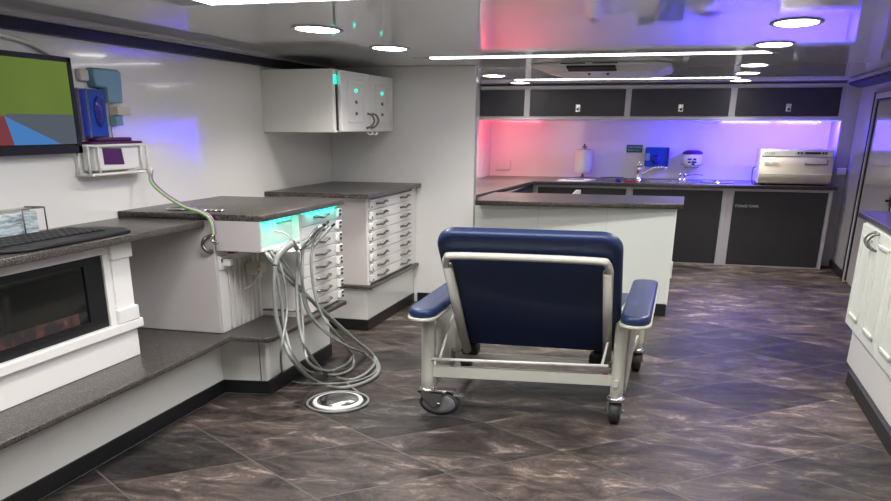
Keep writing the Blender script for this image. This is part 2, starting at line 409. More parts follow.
b = B(); tube(b, [(.0, 11.79, 1.68), (.1, 11.8, 1.655), (.2, 11.8, 1.645), (.30, 11.79, 1.655), (.38, 11.79, 1.68)], .006, 6, 5)
tag(finish(b, 'cable', 'white_cable'), 'thin white cable looping under the dark overhead locker', 'cable')

# power sockets
def socket(x, y, z, lab, sx=.07, group=None):
    t = thing('power_socket', (x, y, z), lab, 'socket')
    bx('faceplate', 'plastic_white', x-sx, x+sx, y-.02, y, z-.068, z+.068, t, .012)
    bx('switch', 'plastic_white', x-.02, x+.02, y-.028, y-.02, z-.02, z+.02, t, .003)
socket(-2.47, YB-.001, 1.10, 'pale socket plate on the red lit galley wall', .105)
t = thing('wall_switch', (1.80, 11.72, 1.115), 'white rounded switch on the post beside the cream steriliser', 'switch')
bx('faceplate', 'plastic_white', 1.735, 1.845, 11.655, 11.719, 1.075, 1.155, t, .012)
bx('button', 'plastic_white', 1.775, 1.815, 11.645, 11.656, 1.095, 1.135, t, .004)

# paper towel roll on holder
cx, cy = -1.33, 12.28
t = thing('paper_towel_holder', (cx, cy, CT), 'white paper towel roll upright on a holder at the back of the worktop', 'paper towels')
b = B(); lathe(b, [(.02, .06), (.105, .06), (.115, .07), (.115, .355), (.105, .365), (.02, .365)], (cx, cy, CT), sc=(1, 1.1, 1)); finish(b, 'paper_roll', 'paper', t)
b = B(); lathe(b, [(.002, 0), (.12, 0), (.12, .012), (.015, .02), (.012, .38), (.035, .385), (.035, .40), (.015, .41), (.012, .43), (.002, .435)], (cx, cy, CT)); finish(b, 'stand', 'steel', t)
# papers / booklets lying near it
b = B(); prism(b, [(-1.56, 11.5), (-1.20, 11.46), (-1.10, 11.80), (-1.42, 11.9)], CT+.001, CT+.014); o = finish(b, 'booklet', ['paper'])
tag(o, 'white papers lying on the worktop in front of the towel roll', 'papers')
b = B(); prism(b, [(-1.47, 11.56), (-1.27, 11.54), (-1.24, 11.68), (-1.44, 11.70)], CT+.015, CT+.020)
tag(finish(b, 'leaflet', 'blue_clear'), 'blue leaflet lying on the white papers', 'leaflet')
b = B(); tube(b, [(-1.0, 11.62, CT+.02), (-1.05, 11.9, CT+.03), (-.80, 12.0, CT+.03), (-.70, 11.66, CT+.02)], .008, 8, 6); 
for k in range(8): tube(b, [(-1.0+k*.04, 11.64, CT+.012), (-1.02+k*.04, 11.96, CT+.02)], .004, 6)
tag(finish(b, 'drain_rack', 'bronze'), 'flat grey wire drying rack left of the sink', 'rack')
b = B(); lathe(b, [(.002, 0), (.026, 0), (.03, .01), (.028, .05), (.012, .06), (.002, .06)], (-.80, 11.55, CT+.001), seg=14)
tag(finish(b, 'small_pot', 'blue_deep'), 'small dark blue pot on the worktop left of the tap', 'pot')
b = B(); box(b, -.73, -.56, 11.50, 11.58, CT+.001, CT+.018, .006)
tag(finish(b, 'red_tool', 'red_plastic'), 'small red packet lying in front of the tap', 'packet')
# sink with tap
t = thing('sink', (-.15, 11.8, CT), 'stainless steel sink bowl set in the galley worktop', 'sink')
b = B()
prism(b, rrect(-.50, .14, 11.47, 12.05, .09), CT-.0, CT+.007, .002); finish(b, 'rim', 'steel', t)
b = B(); prism(b, rrect(-.44, .08, 11.54, 11.98, .08), CT+.007, CT+.009); finish(b, 'bowl', 'chrome', t)
b = B(); lathe(b, [(.002, .009), (.03, .009), (.03, .012), (.002, .012)], (-.18, 11.76, CT), seg=16); finish(b, 'drain', 'plastic_black', t)
t = thing('cooktop', (.38, 11.8, CT), 'low chrome round hob inset right of the sink', 'hob')
b = B(); lathe(b, [(.002, 0), (.17, 0), (.19, .006), (.17, .016), (.13, .018), (.12, .008), (.002, .008)], (.40, 11.8, CT+.001), sc=(1.15, 1.1, 1)); finish(b, 'tray', 'chrome', t)
b = B(); lathe(b, [(.002, .008), (.05, .008), (.05, .02), (.03, .028), (.002, .028)], (.40, 11.8, CT+.001)); finish(b, 'burner', 'bronze', t)
t = thing('tap', (-.525, 11.75, CT), 'chrome mixer tap with long curved spout left of the sink', 'tap')
b = B(); lathe(b, [(.002, 0), (.045, 0), (.045, .012), (.030, .02), (.030, .12), (.036, .13), (.036, .165), (.028, .175), (.002, .178)], (-.56, 11.72, CT)); finish(b, 'body', 'chrome', t)
b = B(); tube(b, [(-.56, 11.72, CT+.09), (-.50, 11.72, CT+.10), (-.42, 11.71, CT+.15), (-.32, 11.70, CT+.18), (-.25, 11.69, CT+.175), (-.24, 11.69, CT+.15)], .010, 10, 6); finish(b, 'spout', 'chrome', t)
b = B(); box(b, -.595, -.525, 11.70, 11.74, CT+.178, CT+.21, .006); tube(b, [(-.56, 11.7, CT+.2), (-.56, 11.62, CT+.235)], .009, 8); finish(b, 'lever', 'chrome', t)
t = thing('filter_tap', (-.03, 12.05, CT), 'small chrome tap with thin spout right of the blue dispenser', 'tap')
b = B()
for x in (-.055, .0): lathe(b, [(.002, 0), (.022, 0), (.022, .01), (.012, .02), (.012, .06), (.022, .065), (.022, .09), (.002, .095)], (x, 12.12, CT+.001), seg=14)
finish(b, 'body', 'chrome', t)
b = B(); tube(b, [(.0, 12.12, CT+.05), (.06, 12.05, CT+.075), (.16, 11.95, CT+.085), (.22, 11.9, CT+.08)], .007, 8, 5); finish(b, 'spout', 'chrome', t)
# green safety sign
t = thing('safety_sign', (-.675, YB-.002, 1.33), 'small green sign with white writing on the galley wall', 'sign')
bx('plate', 'green_sign', -.79, -.58, YB-.008, YB-.002, 1.283, 1.38, t, .001)
text('lettering', 'HAND WASHING', .023, (-.772, YB-.0085, 1.342), FACE_Y, 'text', t, .0004, 1.0)
text('lettering', 'FACILITY ONLY', .023, (-.772, YB-.0085, 1.305), FACE_Y, 'text', t, .0004, 1.03)
# blue glove dispenser
t = thing('glove_dispenser', (-.37, 12.4, 1.12), 'translucent blue dispenser box on the galley wall above the tap', 'dispenser')
b = B(); prism(b, rrect(-.535, -.225, 1.115, 1.355, .02), 12.34, 12.498, .008, axis='y'); finish(b, 'case', 'blue_clear', t)
b = B(); lathe(b, [(.002, 0), (.06, 0), (.055, -.012), (.002, -.014)], (-.39, 12.338, 1.205), axis='y', sc=(1, 1, 1)); box(b, -.255, -.225, 12.325, 12.34, 1.12, 1.35, .003); finish(b, 'opening', 'blue_deep', t)
b = B(); box(b, -.53, -.47, 12.328, 12.34, 1.19, 1.28, .01); finish(b, 'sticker', 'pale_blue', t)
# wipes tub in wall bracket (galley)
def tub(t, x, y, z, sx, sy, h):
    b = B(); lathe(b, [(.002, 0), (.92, 0), (.98, .03*h), (1, .9*h), (.96, h), (.002, h)], (x, y, z), sc=(sx, sy, 1), seg=28); a = finish(b, 'tub', 'plastic_white', t)
    b = B(); lathe(b, [(.002, h), (1.03, h), (1.05, h+.012), (.95, h+.03), (.7, h+.045), (.5, h+.05), (.002, h+.05)], (x, y, z), sc=(sx, sy, 1), seg=28); finish(b, 'lid', 'purple', t)
    return a
t = thing('wipes_tub', (.07, 12.36, 1.12), 'round white wipes tub with purple lid on the galley wall', 'tub')
a = tub(t, .07, 12.36, 1.125, .125, .12, .15)
b = B()
for dx, dz, ww in ((-.03, .09, .05), (.035, .09, .04), (-.03, .055, .03), (.03, .055, .06), (.02, .03, .04)): box(b, .07+dx-ww/2, .07+dx+ww/2, 12.232, 12.243, 1.125+dz-.009, 1.125+dz+.009)
finish(b, 'printed_label', 'plastic_black', a)
b = B(); tube(b, [(-.06, 12.49, 1.15), (-.06, 12.36, 1.15), (.0, 12.225, 1.14), (.14, 12.225, 1.14), (.20, 12.36, 1.15), (.20, 12.49, 1.15)], .006, 8, 5); box(b, -.02, .16, 12.3, 12.499, 1.105, 1.122); finish(b, 'bracket', 'steel', t)
# cream steriliser
t = thing('steriliser', (1.26, 11.8, CT), 'cream bench-top steriliser with a rounded front drawer and display', 'steriliser')
b = B(); prism(b, [(11.50, .975), (11.47, .985), (11.44, 1.08), (11.455, 1.13), (11.46, 1.20), (11.50, 1.27), (11.52, 1.275), (11.52, 1.35), (11.56, 1.362), (12.2, 1.362), (12.2, .975)], .85, 1.66, .006, axis='x'); s = finish(b, 'body', 'cream', t)
b = B(); box(b, .855, 1.655, 11.505, 11.53, 1.285, 1.352, .006); finish(b, 'top_panel', 'plastic_white', t)
b = B(); box(b, 1.24, 1.60, 11.497, 11.506, 1.303, 1.342, .003); d = finish(b, 'control_panel', 'grey_lam', t)
b = B(); box(b, 1.34, 1.51, 11.492, 11.498, 1.312, 1.334); 
for x in (1.265, 1.30, 1.535, 1.565): box(b, x-.009, x+.009, 11.491, 11.498, 1.312, 1.334, .002)
finish(b, 'display', 'plastic_black', d)
b = B(); box(b, 1.35, 1.60, 11.452, 11.475, 1.192, 1.203, .003); box(b, 1.592, 1.60, 11.46, 11.49, 1.20, 1.25); box(b, 1.35, 1.357, 11.452, 11.475, 1.192, 1.22); finish(b, 'drawer_pull', 'bronze', t)
b = B(); box(b, .85, 1.66, 11.436, 11.446, 1.085, 1.095); finish(b, 'seam', 'plastic_white', t)
text('lettering', 'STATIM', .036, (.895, 11.5045, 1.302), FACE_Y, 'plastic_black', t, .0004, .95)
text('lettering', 'Cassette Autoclave', .024, (.895, 11.452, 1.205), FACE_Y, 'bronze', t, .003, .85)
b = B()
for x in (.92, 1.58):
    for y in (11.54, 12.1): box(b, x-.03, x+.03, y-.03, y+.03, CT+.0005, .977)
finish(b, 'feet', 'rubber', t)
b = B(); tube(b, [(.845, 11.9, 1.15), (.80, 11.8, 1.12), (.80, 11.6, .975), (.84, 11.5, .965)], .007, 6, 6); finish(b, 'cord', 'plastic_black', t)
# white spouted item behind the peninsula
b = B(); prism(b, [(-1.28, .84), (-1.17, .90), (-1.10, .975), (-1.05, .977), (-1.05, .84)], 9.57, 9.65, .01, axis='y')
box(b, -1.24, -1.04, 9.5, 9.72, 0, .86, .01)
tag(finish(b, 'pedestal_bin', 'plastic_white'), 'white plastic object showing its tip just behind the peninsula top', 'bin')

# rooftop air conditioner
t = thing('air_conditioner', (-.84, 8.5, ZC), 'wide white ceiling air conditioner with a black intake grille', 'air conditioner')
b = B(); prof = []
def oct_(x0, x1, y0, y1, c): return [(x0+c, y0), (x1-c, y0), (x1, y0+c*1.3), (x1, y1-c*1.3), (x1-c, y1), (x0+c, y1), (x0, y1-c*1.3), (x0, y0+c*1.3)]
o1 = oct_(-1.37, -.20, 7.80, 9.35, .14); o2 = oct_(-1.22, -.32, 8.0, 9.25, .12)
lo = [b.verts.new((x, y, ZC-.002)) for x, y in o1]; md = [b.verts.new((x, y, ZC-.022)) for x, y in o1]; hi = [b.verts.new((x, y, ZC-.062)) for x, y in o2]
b.faces.new(lo); b.faces.new(hi)
for A, Bq in ((lo, md), (md, hi)):
    for i in range(8): b.faces.new((A[i], A[(i+1) % 8], Bq[(i+1) % 8], Bq[i]))
bmesh.ops.bevel(b, geom=list(b.edges), offset=.012, segments=2, affect='EDGES')
finish(b, 'housing', 'plastic_white', t)
b = B(); prism(b, [(7.80, 2.060), (7.98, 2.036), (7.99, 2.042), (7.81, 2.072)], -1.04, -.64, axis='x'); finish(b, 'grille', 'grille', t)
b = B()
for x in (-.90, -.74): lathe(b, [(.002, 0), (.012, 0), (.012, -.012), (.002, -.012)], (x, 8.3, 2.038), seg=12)
finish(b, 'knob', 'plastic_black', t)
b = B()
for x0, x1 in ((-1.08, -.88), (-.82, -.62)): box(b, x0, x1, 7.742, 7.752, 2.082, 2.090)
finish(b, 'vent_slot', 'grille', t)

# ================================================================== LEFT SIDE
PZ = .42
# low platform: near run and the deeper run under the drawers
t = thing('platform', (-2.9, 3.5, 0), 'low white platform with dark speckled top along the left wall', 'platform')
b = B(); prism(b, [(XL+.004, YN+.01), (-2.685, YN+.01), (-2.70, 4.70), (-2.415, 4.745), (-2.415, 5.80), (XL+.004, 5.80)], .092, PZ-.03); finish(b, 'body', 'cab_gloss', t)
bx('corner_trim', 'cab', -2.425, -2.409, 4.735, 4.79, .094, PZ-.03, t, .002)
bx('panel_joint', 'bronze', -2.455, -2.450, 4.735, 4.745, .094, PZ-.03, t)
b = B(); prism(b, [(XL+.004, YN+.01), (-2.515, YN+.01), (-2.515, 4.20), (-2.53, 4.53), (-2.30, 4.555), (-2.275, 4.60), (-2.28, 5.82), (XL+.004, 5.82)], PZ-.03, PZ, .004); finish(b, 'platform_top', 'top', t)
b = B(); prism(b, [(XL+.01, YN+.01), (-2.672, YN+.01), (-2.69, 4.69), (-2.40, 4.735), (-2.40, 5.80), (XL+.01, 5.80)], 0, .092); finish(b, 'plinth', 'black_kick', t)
b = B(); tube(b, [(-2.667, YN+.02, .006), (-2.685, 4.685, .006), (-2.395, 4.73, .006)], .006, 6); finish(b, 'floor_bead', 'rubber', t)

# electric fireplace surround standing on the platform
fx = -2.80
t = thing('fireplace', (-3.0, 3.0, PZ), 'white mantel surround with a wide black electric fireplace', 'fireplace')
b = B(); box(b, XL+.01, fx-.03, .9, 3.96, PZ+.001, 1.03); finish(b, 'carcass', 'cab', t)
b = B()
box(b, fx-.03, fx, .9, 4.00, PZ+.001, .575, .003)        # base board
box(b, fx-.03, fx+.025, .9, 4.03, .575, .625, .006)      # sill
box(b, fx-.03, fx+.003, .9, 3.99, .990, 1.045, .003)     # head rail
finish(b, 'surround', 'cab', t)
b = B()
box(b, fx-.03, fx+.012, 3.83, 3.985, .625, 1.045, .003); box(b, fx-.03, fx+.026, 3.82, 4.0, .625, .70, .005); box(b, fx-.03, fx+.026, 3.82, 4.0, .955, 1.045, .005); box(b, fx-.03, fx+.003, 3.775, 3.83, .625, .99, .002)
finish(b, 'pilaster', 'cab', t)
b = B()
box(b, fx-.028, fx-.006, 1.5, 3.77, .9525, .990); box(b, fx-.028, fx-.006, 1.5, 3.77, .627, .6745); box(b, fx-.028, fx-.006, 3.63, 3.77, .6745, .9525)
finish(b, 'black_frame', 'plastic_black', t)
b = B(); box(b, fx-.03, fx-.014, 1.5, 3.64, .67, .956); finish(b, 'glass', 'fire_glass', t)
b = B(); box(b, fx-.0138, fx-.0105, 1.55, 3.55, .676, .735, .001); e = finish(b, 'ember_bed', 'ember', t); e['label'] = 'glowing orange embers'

# upper desk on the mantel
DZ = 1.085
b = B(); prism(b, [(XL+.004, .9), (-2.68, .9), (-2.67, 4.0), (-2.66, 4.565), (XL+.004, 4.565)], 1.050, 1.087, .004)
tag(finish(b, 'desk_top', 'top'), 'dark speckled desk top above the fireplace holding a keyboard', 'worktop')
DZ = 1.087

# dental cabinet (unit A)
t = thing('dental_cabinet', (-2.8, 5.2, PZ), 'white dental cabinet with aqua lit niche and one column of drawers', 'cabinet')
YA = 4.575
b = B(); box(b, XL+.01, -2.612, YA+.03, 5.14, PZ+.001, 1.087, .002); box(b, XL+.01, -2.33, 5.15, 5.80, PZ+.001, 1.087, .002); finish(b, 'carcass', 'cab', t)
d = bx('door', 'grey_lam', XL+.02, -2.614, YA, YA+.028, PZ+.003, 1.087, t, .003)
b = B(); tube(b, [(-2.635, YA-.002, 1.0), (-2.655, YA-.035, .985), (-2.665, YA-.04, .95), (-2.645, YA-.035, .92), (-2.625, YA-.002, .91)], .010, 10, 5); finish(b, 'handle', 'bronze', d)
# overhanging niche box
b = B()
box(b, -2.60, -2.312, YA-.004, YA+.014, .918, 1.089, .002)
finish(b, 'niche_end', 'grey_lam', t)
b = B()
box(b, -2.60, -2.312, YA+.014, 5.149, .918, .932)
box(b, -2.60, -2.36, YA+.014, 5.149, .932, 1.088)
box(b, -2.60, -2.312, 5.12, 5.149, .932, 1.088)
finish(b, 'niche_shelf', 'cab', t)
b = B(); box(b, -2.345, -2.325, YA+.03, 5.11, 1.078, 1.0885); o = finish(b, 'niche_light', 'aqua_led', t); o['label'] = 'glowing aqua light strip'
area('lamp', (-2.335, 4.86, 1.074), .04, .30, (0, .95, .65), parent=t, sy=.45)
b = B()
for y in (4.90, 4.97, 5.04): tube(b, [(-2.361, y, 1.05), (-2.345, y, 1.052), (-2.345, y+.04, 1.050), (-2.361, y+.04, 1.048)], .005, 8)
finish(b, 'hook_row', 'bronze', t)
# drawers
for k in range(8):
    z1 = 1.078-k*.0808; z0 = z1-.077
    dr = bx('drawer', 'cab', -2.33, -2.312, 5.165, 5.785, z0, z1, t, .003)
    zc = (z0+z1)/2+.005
    b = B(); tube(b, [(-2.313, 5.36, zc), (-2.288, 5.375, zc+.004), (-2.280, 5.45, zc-.006), (-2.280, 5.50, zc+.006), (-2.288, 5.565, zc+.004), (-2.313, 5.58, zc)], .0085, 8, 4); finish(b, 'handle', 'bronze', dr)
    l = bx('child_latch', 'plastic_white', -2.312, -2.285, 5.725, 5.795, z0+.012, z1-.008, dr, .006)
    b = B(); box(b, -2.286, -2.281, 5.745, 5.775, z0+.02, z0+.034); box(b, -2.286, -2.281, 5.745, 5.775, z1-.03, z1-.016); finish(b, 'lock_button', 'plastic_black', dr)
b = B(); box(b, -2.323, -2.316, 5.17, 5.79, 1.0795, 1.0885); o = finish(b, 'drawer_light', 'aqua_led', t); o['label'] = 'glowing aqua light strip over the drawers'
area('lamp', (-2.28, 5.48, 1.085), .05, .3, (0, .9, .72), parent=t, sy=.5, rot=(0, .9, 0))
b = B(); prism(b, [(XL+.004, 4.57), (-2.315, 4.57), (-2.285, 4.60), (-2.28, 5.83), (XL+.004, 5.83)], 1.0895, 1.125, .004); finish(b, 'countertop', 'top', t)
# items in the recess
t = thing('power_socket', (-2.605, 4.66, .85), 'white double socket in the recess under the dental niche', 'socket')
bx('faceplate', 'plastic_white', -2.610, -2.595, 4.60, 4.70, .80, .88, t, .004)
bx('plug', 'plastic_white', -2.595, -2.55, 4.625, 4.675, .82, .865, t, .008)
bx('switch', 'plastic_black', -2.595, -2.590, 4.61, 4.62, .845, .865, t)
b = B(); box(b, -2.60, -2.56, 4.70, 4.77, .885, .917, .003)
tag(finish(b, 'red_switch', 'red_plastic'), 'small red switch under the dental niche box', 'switch')
b = B(); box(b, -2.60, -2.50, 4.90, 5.02, .73, .80, .015); 
for z in (.745, .785): tube(b, [(-2.50, 4.90, z), (-2.47, 4.86, z-.01)], .012, 8)
t = finish(b, 'junction_box', 'cream'); tag(t, 'beige junction box fixed behind the grey hoses', 'box')
b = B(); tube(b, [(-2.53, 4.95, .73), (-2.54, 4.9, .68), (-2.55, 4.84, .66), (-2.57, 4.80, .655)], .008, 8, 5)
tag(finish(b, 'pipe', 'cream'), 'short beige curved pipe below the junction box', 'pipe')
t = thing('pipe_bundle', (-2.6, 4.95, .45), 'row of pale vertical pipes at the back of the recess', 'pipes')
for k in range(7):
    y = 4.70+k*.062; b = B(); tube(b, [(-2.606, y, .425), (-2.600, y+.004, .6), (-2.602, y-.003, .84)], .006, 8, 4); finish(b, 'pipe', 'grey_lam', t)
b = B(); tube(b, [(-2.59, 5.10, .47), (-2.45, 5.12, .47), (-2.33, 5.13, .47)], .008, 8); finish(b, 'pipe', 'bronze', t)

# drawer cabinet (unit B)
t = thing('drawer_cabinet', (-2.8, 7.3, 0), 'white cabinet with eight wide shallow drawers against the dividing wall', 'cabinet')
YBn = 6.6
b = B(); box(b, XL+.01, -2.42, YBn+.06, YD-.003, .38, 1.074, .003); finish(b, 'carcass', 'grey_lam', t)
b = B(); box(b, XL+.01, -2.43, YBn+.07, YD-.003, .09, .352, .003); finish(b, 'plinth_panel', 'cab_gloss', t)
b = B(); box(b, XL+.01, -2.42, YBn+.06, YD-.003, 0, .09, .003); finish(b, 'plinth', 'black_kick', t)
b = B(); box(b, XL+.01, -2.375, YBn+.02, YD-.003, .353, .38, .004); finish(b, 'shelf', 'top', t)
b = B(); box(b, XL+.004, -2.35, YBn-.07, YD-.003, 1.076, 1.11, .004); finish(b, 'countertop', 'top', t)
for y0, y1 in ((YBn+.055, YBn+.10), (7.86, YD-.003)): bx('stile', 'cab', -2.42, -2.402, y0, y1, .381, 1.074, t, .003)
for k in range(8):
    z1 = 1.052-k*.0825; z0 = z1-.078
    dr = bx('drawer', 'cab', -2.42, -2.400, 6.705, 7.855, z0, z1, t, .003)
    for yc in (6.98, 7.62):
        zc = (z0+z1)/2+.004
        b = B(); tube(b, [(-2.401, yc-.12, zc-.004), (-2.378, yc-.11, zc), (-2.371, yc-.03, zc-.006), (-2.371, yc+.03, zc+.006), (-2.378, yc+.11, zc+.002), (-2.401, yc+.12, zc+.004)], .0085, 8, 4); finish(b, 'handle', 'bronze', dr)
    bx('child_latch', 'plastic_white', -2.400, -2.378, 6.665, 6.73, z0+.014, z1-.01, dr, .006)
    b = B(); box(b, -2.379, -2.374, 6.68, 6.70, z0+.02, z0+.036); finish(b, 'lock_button', 'bronze', dr)

# wall cabinet
t = thing('wall_cabinet', (-3.0, 7.2, 1.555), 'white two-door wall cabinet hung over the wide drawers', 'cabinet')
b = B(); box(b, XL+.002, -2.645, 6.6, 7.96, 1.555, 2.005, .003); finish(b, 'carcass', 'cab_gloss', t)
b = B(); box(b, -2.644, -2.638, 6.63, 6.67, 1.90, 1.965); o = finish(b, 'inner_light', 'aqua_led', t); o['label'] = 'aqua glow in the door gap'
bx('door_gap', 'plastic_black', -2.644, -2.639, 6.655, 6.675, 1.57, 1.90, t)
for i, (y0, y1) in enumerate(((6.68, 7.335), (7.345, 7.96))):
    d = bx('door', 'cab', -2.637, -2.607, y0, y1, 1.56, 2.0, t, .005)
    b = B()
    for q in ((y0+.14, y0+.165), (y1-.165, y1-.14)): box(b, -2.608, -2.600, q[0], q[1], 1.625, 1.935, .004)
    box(b, -2.608, -2.600, y0+.14, y1-.14, 1.625, 1.645, .004); box(b, -2.608, -2.600, y0+.14, y1-.14, 1.915, 1.935, .004)
    finish(b, 'raised_panel', 'cab', d)
    for j in range(3):
        b = B(); lathe(b, [(.002, 0), (.014, 0), (.012, .008), (.002, .010)], (-2.606, (y0+y1)/2-.005, 1.865-j*.085), axis='x', seg=16, sc=(1, 1.7, 1))
        o = finish(b, 'inset_light', 'aqua_led' if j == 0 else 'bronze', d); o['label'] = 'glowing aqua light dot' if j == 0 else 'small dark vent dot'
    yh = 7.335-.07 if i == 0 else 7.345+.03
    b = B(); tube(b, [(-2.606, yh, 1.70), (-2.575, yh+.03, 1.685), (-2.560, yh+.04, 1.64), (-2.572, yh-.01, 1.60), (-2.606, yh-.03, 1.585)], .008, 8, 5); finish(b, 'handle', 'bronze', d)
b = B()
for y in (7.28, 7.40): tube(b, [(-2.62, y, 1.556), (-2.60, y, 1.535), (-2.58, y+.02, 1.54), (-2.585, y+.03, 1.556)], .007, 8, 4)
finish(b, 'child_latch', 'plastic_white', t)

# monitor on the left wall
t = thing('monitor', (-3.2, 3.4, 1.47), 'black framed wall monitor showing green with a blue shape', 'monitor')
mx = -3.16
b = B(); box(b, XL+.03, mx-.012, 2.75, 4.20, 1.475, 1.915, .008); box(b, mx-.014, mx, 2.72, 4.225, 1.46, 1.50, .003); box(b, mx-.014, mx, 2.72, 4.225, 1.905, 1.93, .003); box(b, mx-.014, mx, 4.19, 4.225, 1.46, 1.93, .003); box(b, mx-.014, mx, 2.72, 2.755, 1.46, 1.93, .003)
finish(b, 'casing', 'plastic_black', t)
b = B()
def quad(pts, mi):
    f = b.faces.new([b.verts.new((mx-.004, y, z)) for y, z in pts]); f.material_index = mi
def scr(name, col, e=.55):
    M[name] = mat(name, (.02, .02, .02), .12, emit=col, es=e)
scr('screen_green', (.17, .25, .06)); scr('screen_blue', (.10, .30, .72)); scr('screen_red', (.28, .07, .08)); scr('screen_slate', (.14, .16, .20))
nt = M['screen_green'].node_tree; g = nt.nodes.new('ShaderNodeTexNoise'); g.inputs['Scale'].default_value = 1.5
rr = nt.nodes.new('ShaderNodeValToRGB'); rr.color_ramp.elements[0].color = (.10, .19, .03, 1); rr.color_ramp.elements[1].color = (.24, .33, .08, 1)
nt.links.new(nt.nodes['Texture Coordinate'].outputs['Object'], g.inputs['Vector']); nt.links.new(g.outputs['Fac'], rr.inputs[0]); nt.links.new(rr.outputs[0], nt.nodes['Principled BSDF'].inputs['Emission Color'])
quad([(2.755, 1.66), (3.675, 1.64), (3.70, 1.652), (4.19, 1.652), (4.19, 1.905), (2.755, 1.905)], 0)
quad([(3.675, 1.64), (3.70, 1.652), (4.19, 1.652), (4.19, 1.508), (4.062, 1.508)], 3)
quad([(3.675, 1.64), (4.062, 1.508), (3.714, 1.508)], 1)
quad([(2.755, 1.66), (3.675, 1.64), (3.714, 1.508), (2.755, 1.508)], 2)
bmesh.ops.solidify(b, geom=list(b.faces), thickness=.004)
finish(b, 'screen', ['screen_green', 'screen_blue', 'screen_red', 'screen_slate'], t)
b = B(); tube(b, [(XL+.012, 3.4, 1.96), (-3.22, 3.7, 2.0), (-3.22, 3.98, 1.985), (-3.215, 4.14, 1.935), (-3.22, 4.15, 1.9)], .013, 8, 6)
tag(finish(b, 'white_cord', 'white_cable'), 'white cord arching over the top of the monitor', 'cable')
# keyboard
t = thing('keyboard', (-2.95, 3.5, DZ), 'curved black ergonomic keyboard at the front of the desk', 'keyboard')
b = B()
prism(b, [(-2.86, 2.75), (-2.78, 3.0), (-2.69, 3.14), (-2.685, 3.5), (-2.70, 3.90), (-2.80, 3.99), (-2.98, 3.98), (-3.08, 3.80), (-3.10, 3.45), (-3.08, 3.05), (-3.0, 2.75)], DZ+.001, DZ+.018, .006); finish(b, 'case', 'plastic_black', t)
k = B()
for r_ in range(5):
    for c_ in range(22):
        y = 2.84+c_*.047; x = -3.02+r_*.045+.03*abs((y-3.40)/.5)**2*.6
        box(k, x-.018, x+.018, y-.019, y+.019, DZ+.0175, DZ+.026, .003, 1)
finish(k, 'key_block', 'rubber', t)
# document tray
t = thing('document_tray', (-3.2, 3.6, DZ), 'clear plastic tray of pale blue sheets behind the keyboard', 'tray')
b = B(); box(b, -3.19, -3.12, 2.6, 3.74, DZ+.004, 1.20, .006); finish(b, 'sheets', 'tray', t)
b = B(); box(b, -3.225, -3.215, 2.6, 3.80, DZ+.001, 1.212); box(b, -3.225, -3.11, 2.6, 3.80, DZ+.001, DZ+.0045)
finish(b, 'shell', 'acrylic', t)
b = B(); tube(b, [(-3.105, 3.62, DZ+.006), (-3.105, 3.62, 1.215), (-3.105, 3.78, 1.215), (-3.105, 3.78, DZ+.006)], .004, 6); tube(b, [(-3.225, 3.78, 1.212), (-3.105, 3.78, 1.215)], .004, 6); finish(b, 'end_frame', 'bronze', t)
# blue glove dispenser near the monitor
t = thing('glove_dispenser', (-3.2, 4.40, 1.54), 'blue acrylic glove dispenser on the wall right of the monitor', 'dispenser')
b = B(); box(b, XL+.002, -3.175, 4.26, 4.50, 1.54, 1.785, .006); finish(b, 'case', 'blue_clear', t)
b = B(); lathe(b, [(.002, 0), (.05, 0), (.045, .006), (.002, .008)], (-3.175, 4.43, 1.67), axis='x', sc=(1, .9, 1.6)); finish(b, 'opening', 'blue_deep', t)
bx('dark_edge', 'blue_deep', -3.1755, -3.171, 4.262, 4.30, 1.545, 1.78, t)
for y in (4.255, 4.325, 4.51): bx('side_panel', 'acrylic', XL+.002, -3.165, y-.004, y+.004, 1.535, 1.788, t)
t = thing('cup_dispenser', (-3.2, 4.56, 1.6), 'tall pale blue cup holder on the wall above the glove dispenser', 'dispenser')
b = B(); prism(b, [(4.44, 1.80), (4.53, 1.795), (4.53, 1.72), (4.67, 1.72), (4.685, 1.88), (4.66, 1.895), (4.44, 1.895), (4.425, 1.88)], XL+.002, -3.175, .012, 3, axis='x'); finish(b, 'body', 'pale_blue', t)
bx('bracket', 'cream', XL+.002, -3.17, 4.60, 4.73, 1.655, 1.70, t, .006)
bx('cup', 'pale_blue', XL+.002, -3.19, 4.60, 4.67, 1.60, 1.654, t, .004)
bx('mount', 'grey_lam', XL+.002, -3.20, 4.345, 4.42, 1.825, 1.885, t, .01)
# wall basket with wipes
t = thing('wipes_holder', (-3.2, 4.5, 1.34), 'white wire basket holding a purple lidded wipes pack on the left wall', 'wall basket')
b = B(); box(b, XL+.006, -3.145, 4.30, 4.74, 1.362, 1.498, .01); a = finish(b, 'pack', 'plastic_white', t)
b = B(); prism(b, [(4.375, 1.395), (4.56, 1.39), (4.545, 1.478), (4.37, 1.482)], -3.145, -3.141, axis='x'); finish(b, 'printed_label', 'purple', a)
b = B(); prism(b, rrect(XL+.006, -3.14, 4.29, 4.78, .03), 1.500, 1.516, .004); prism(b, rrect(XL+.01, -3.155, 4.36, 4.70, .03), 1.516, 1.536, .006); finish(b, 'lid', 'purple', t)
b = B()
for z in (1.345, 1.495):
    tube(b, [(XL+.003, 4.235, z), (-3.145, 4.245, z), (-3.13, 4.30, z), (-3.13, 4.74, z), (-3.145, 4.80, z), (XL+.003, 4.82, z)], .008, 8)
for x, y in ((-3.145, 4.24), (-3.13, 4.31), (-3.13, 4.72), (-3.145, 4.80), (XL+.03, 4.236)): tube(b, [(x, y, 1.345), (x, y, 1.495)], .008, 8)
box(b, XL+.003, -3.135, 4.25, 4.79, 1.338, 1.346)
finish(b, 'wire_frame', 'plastic_white', t)
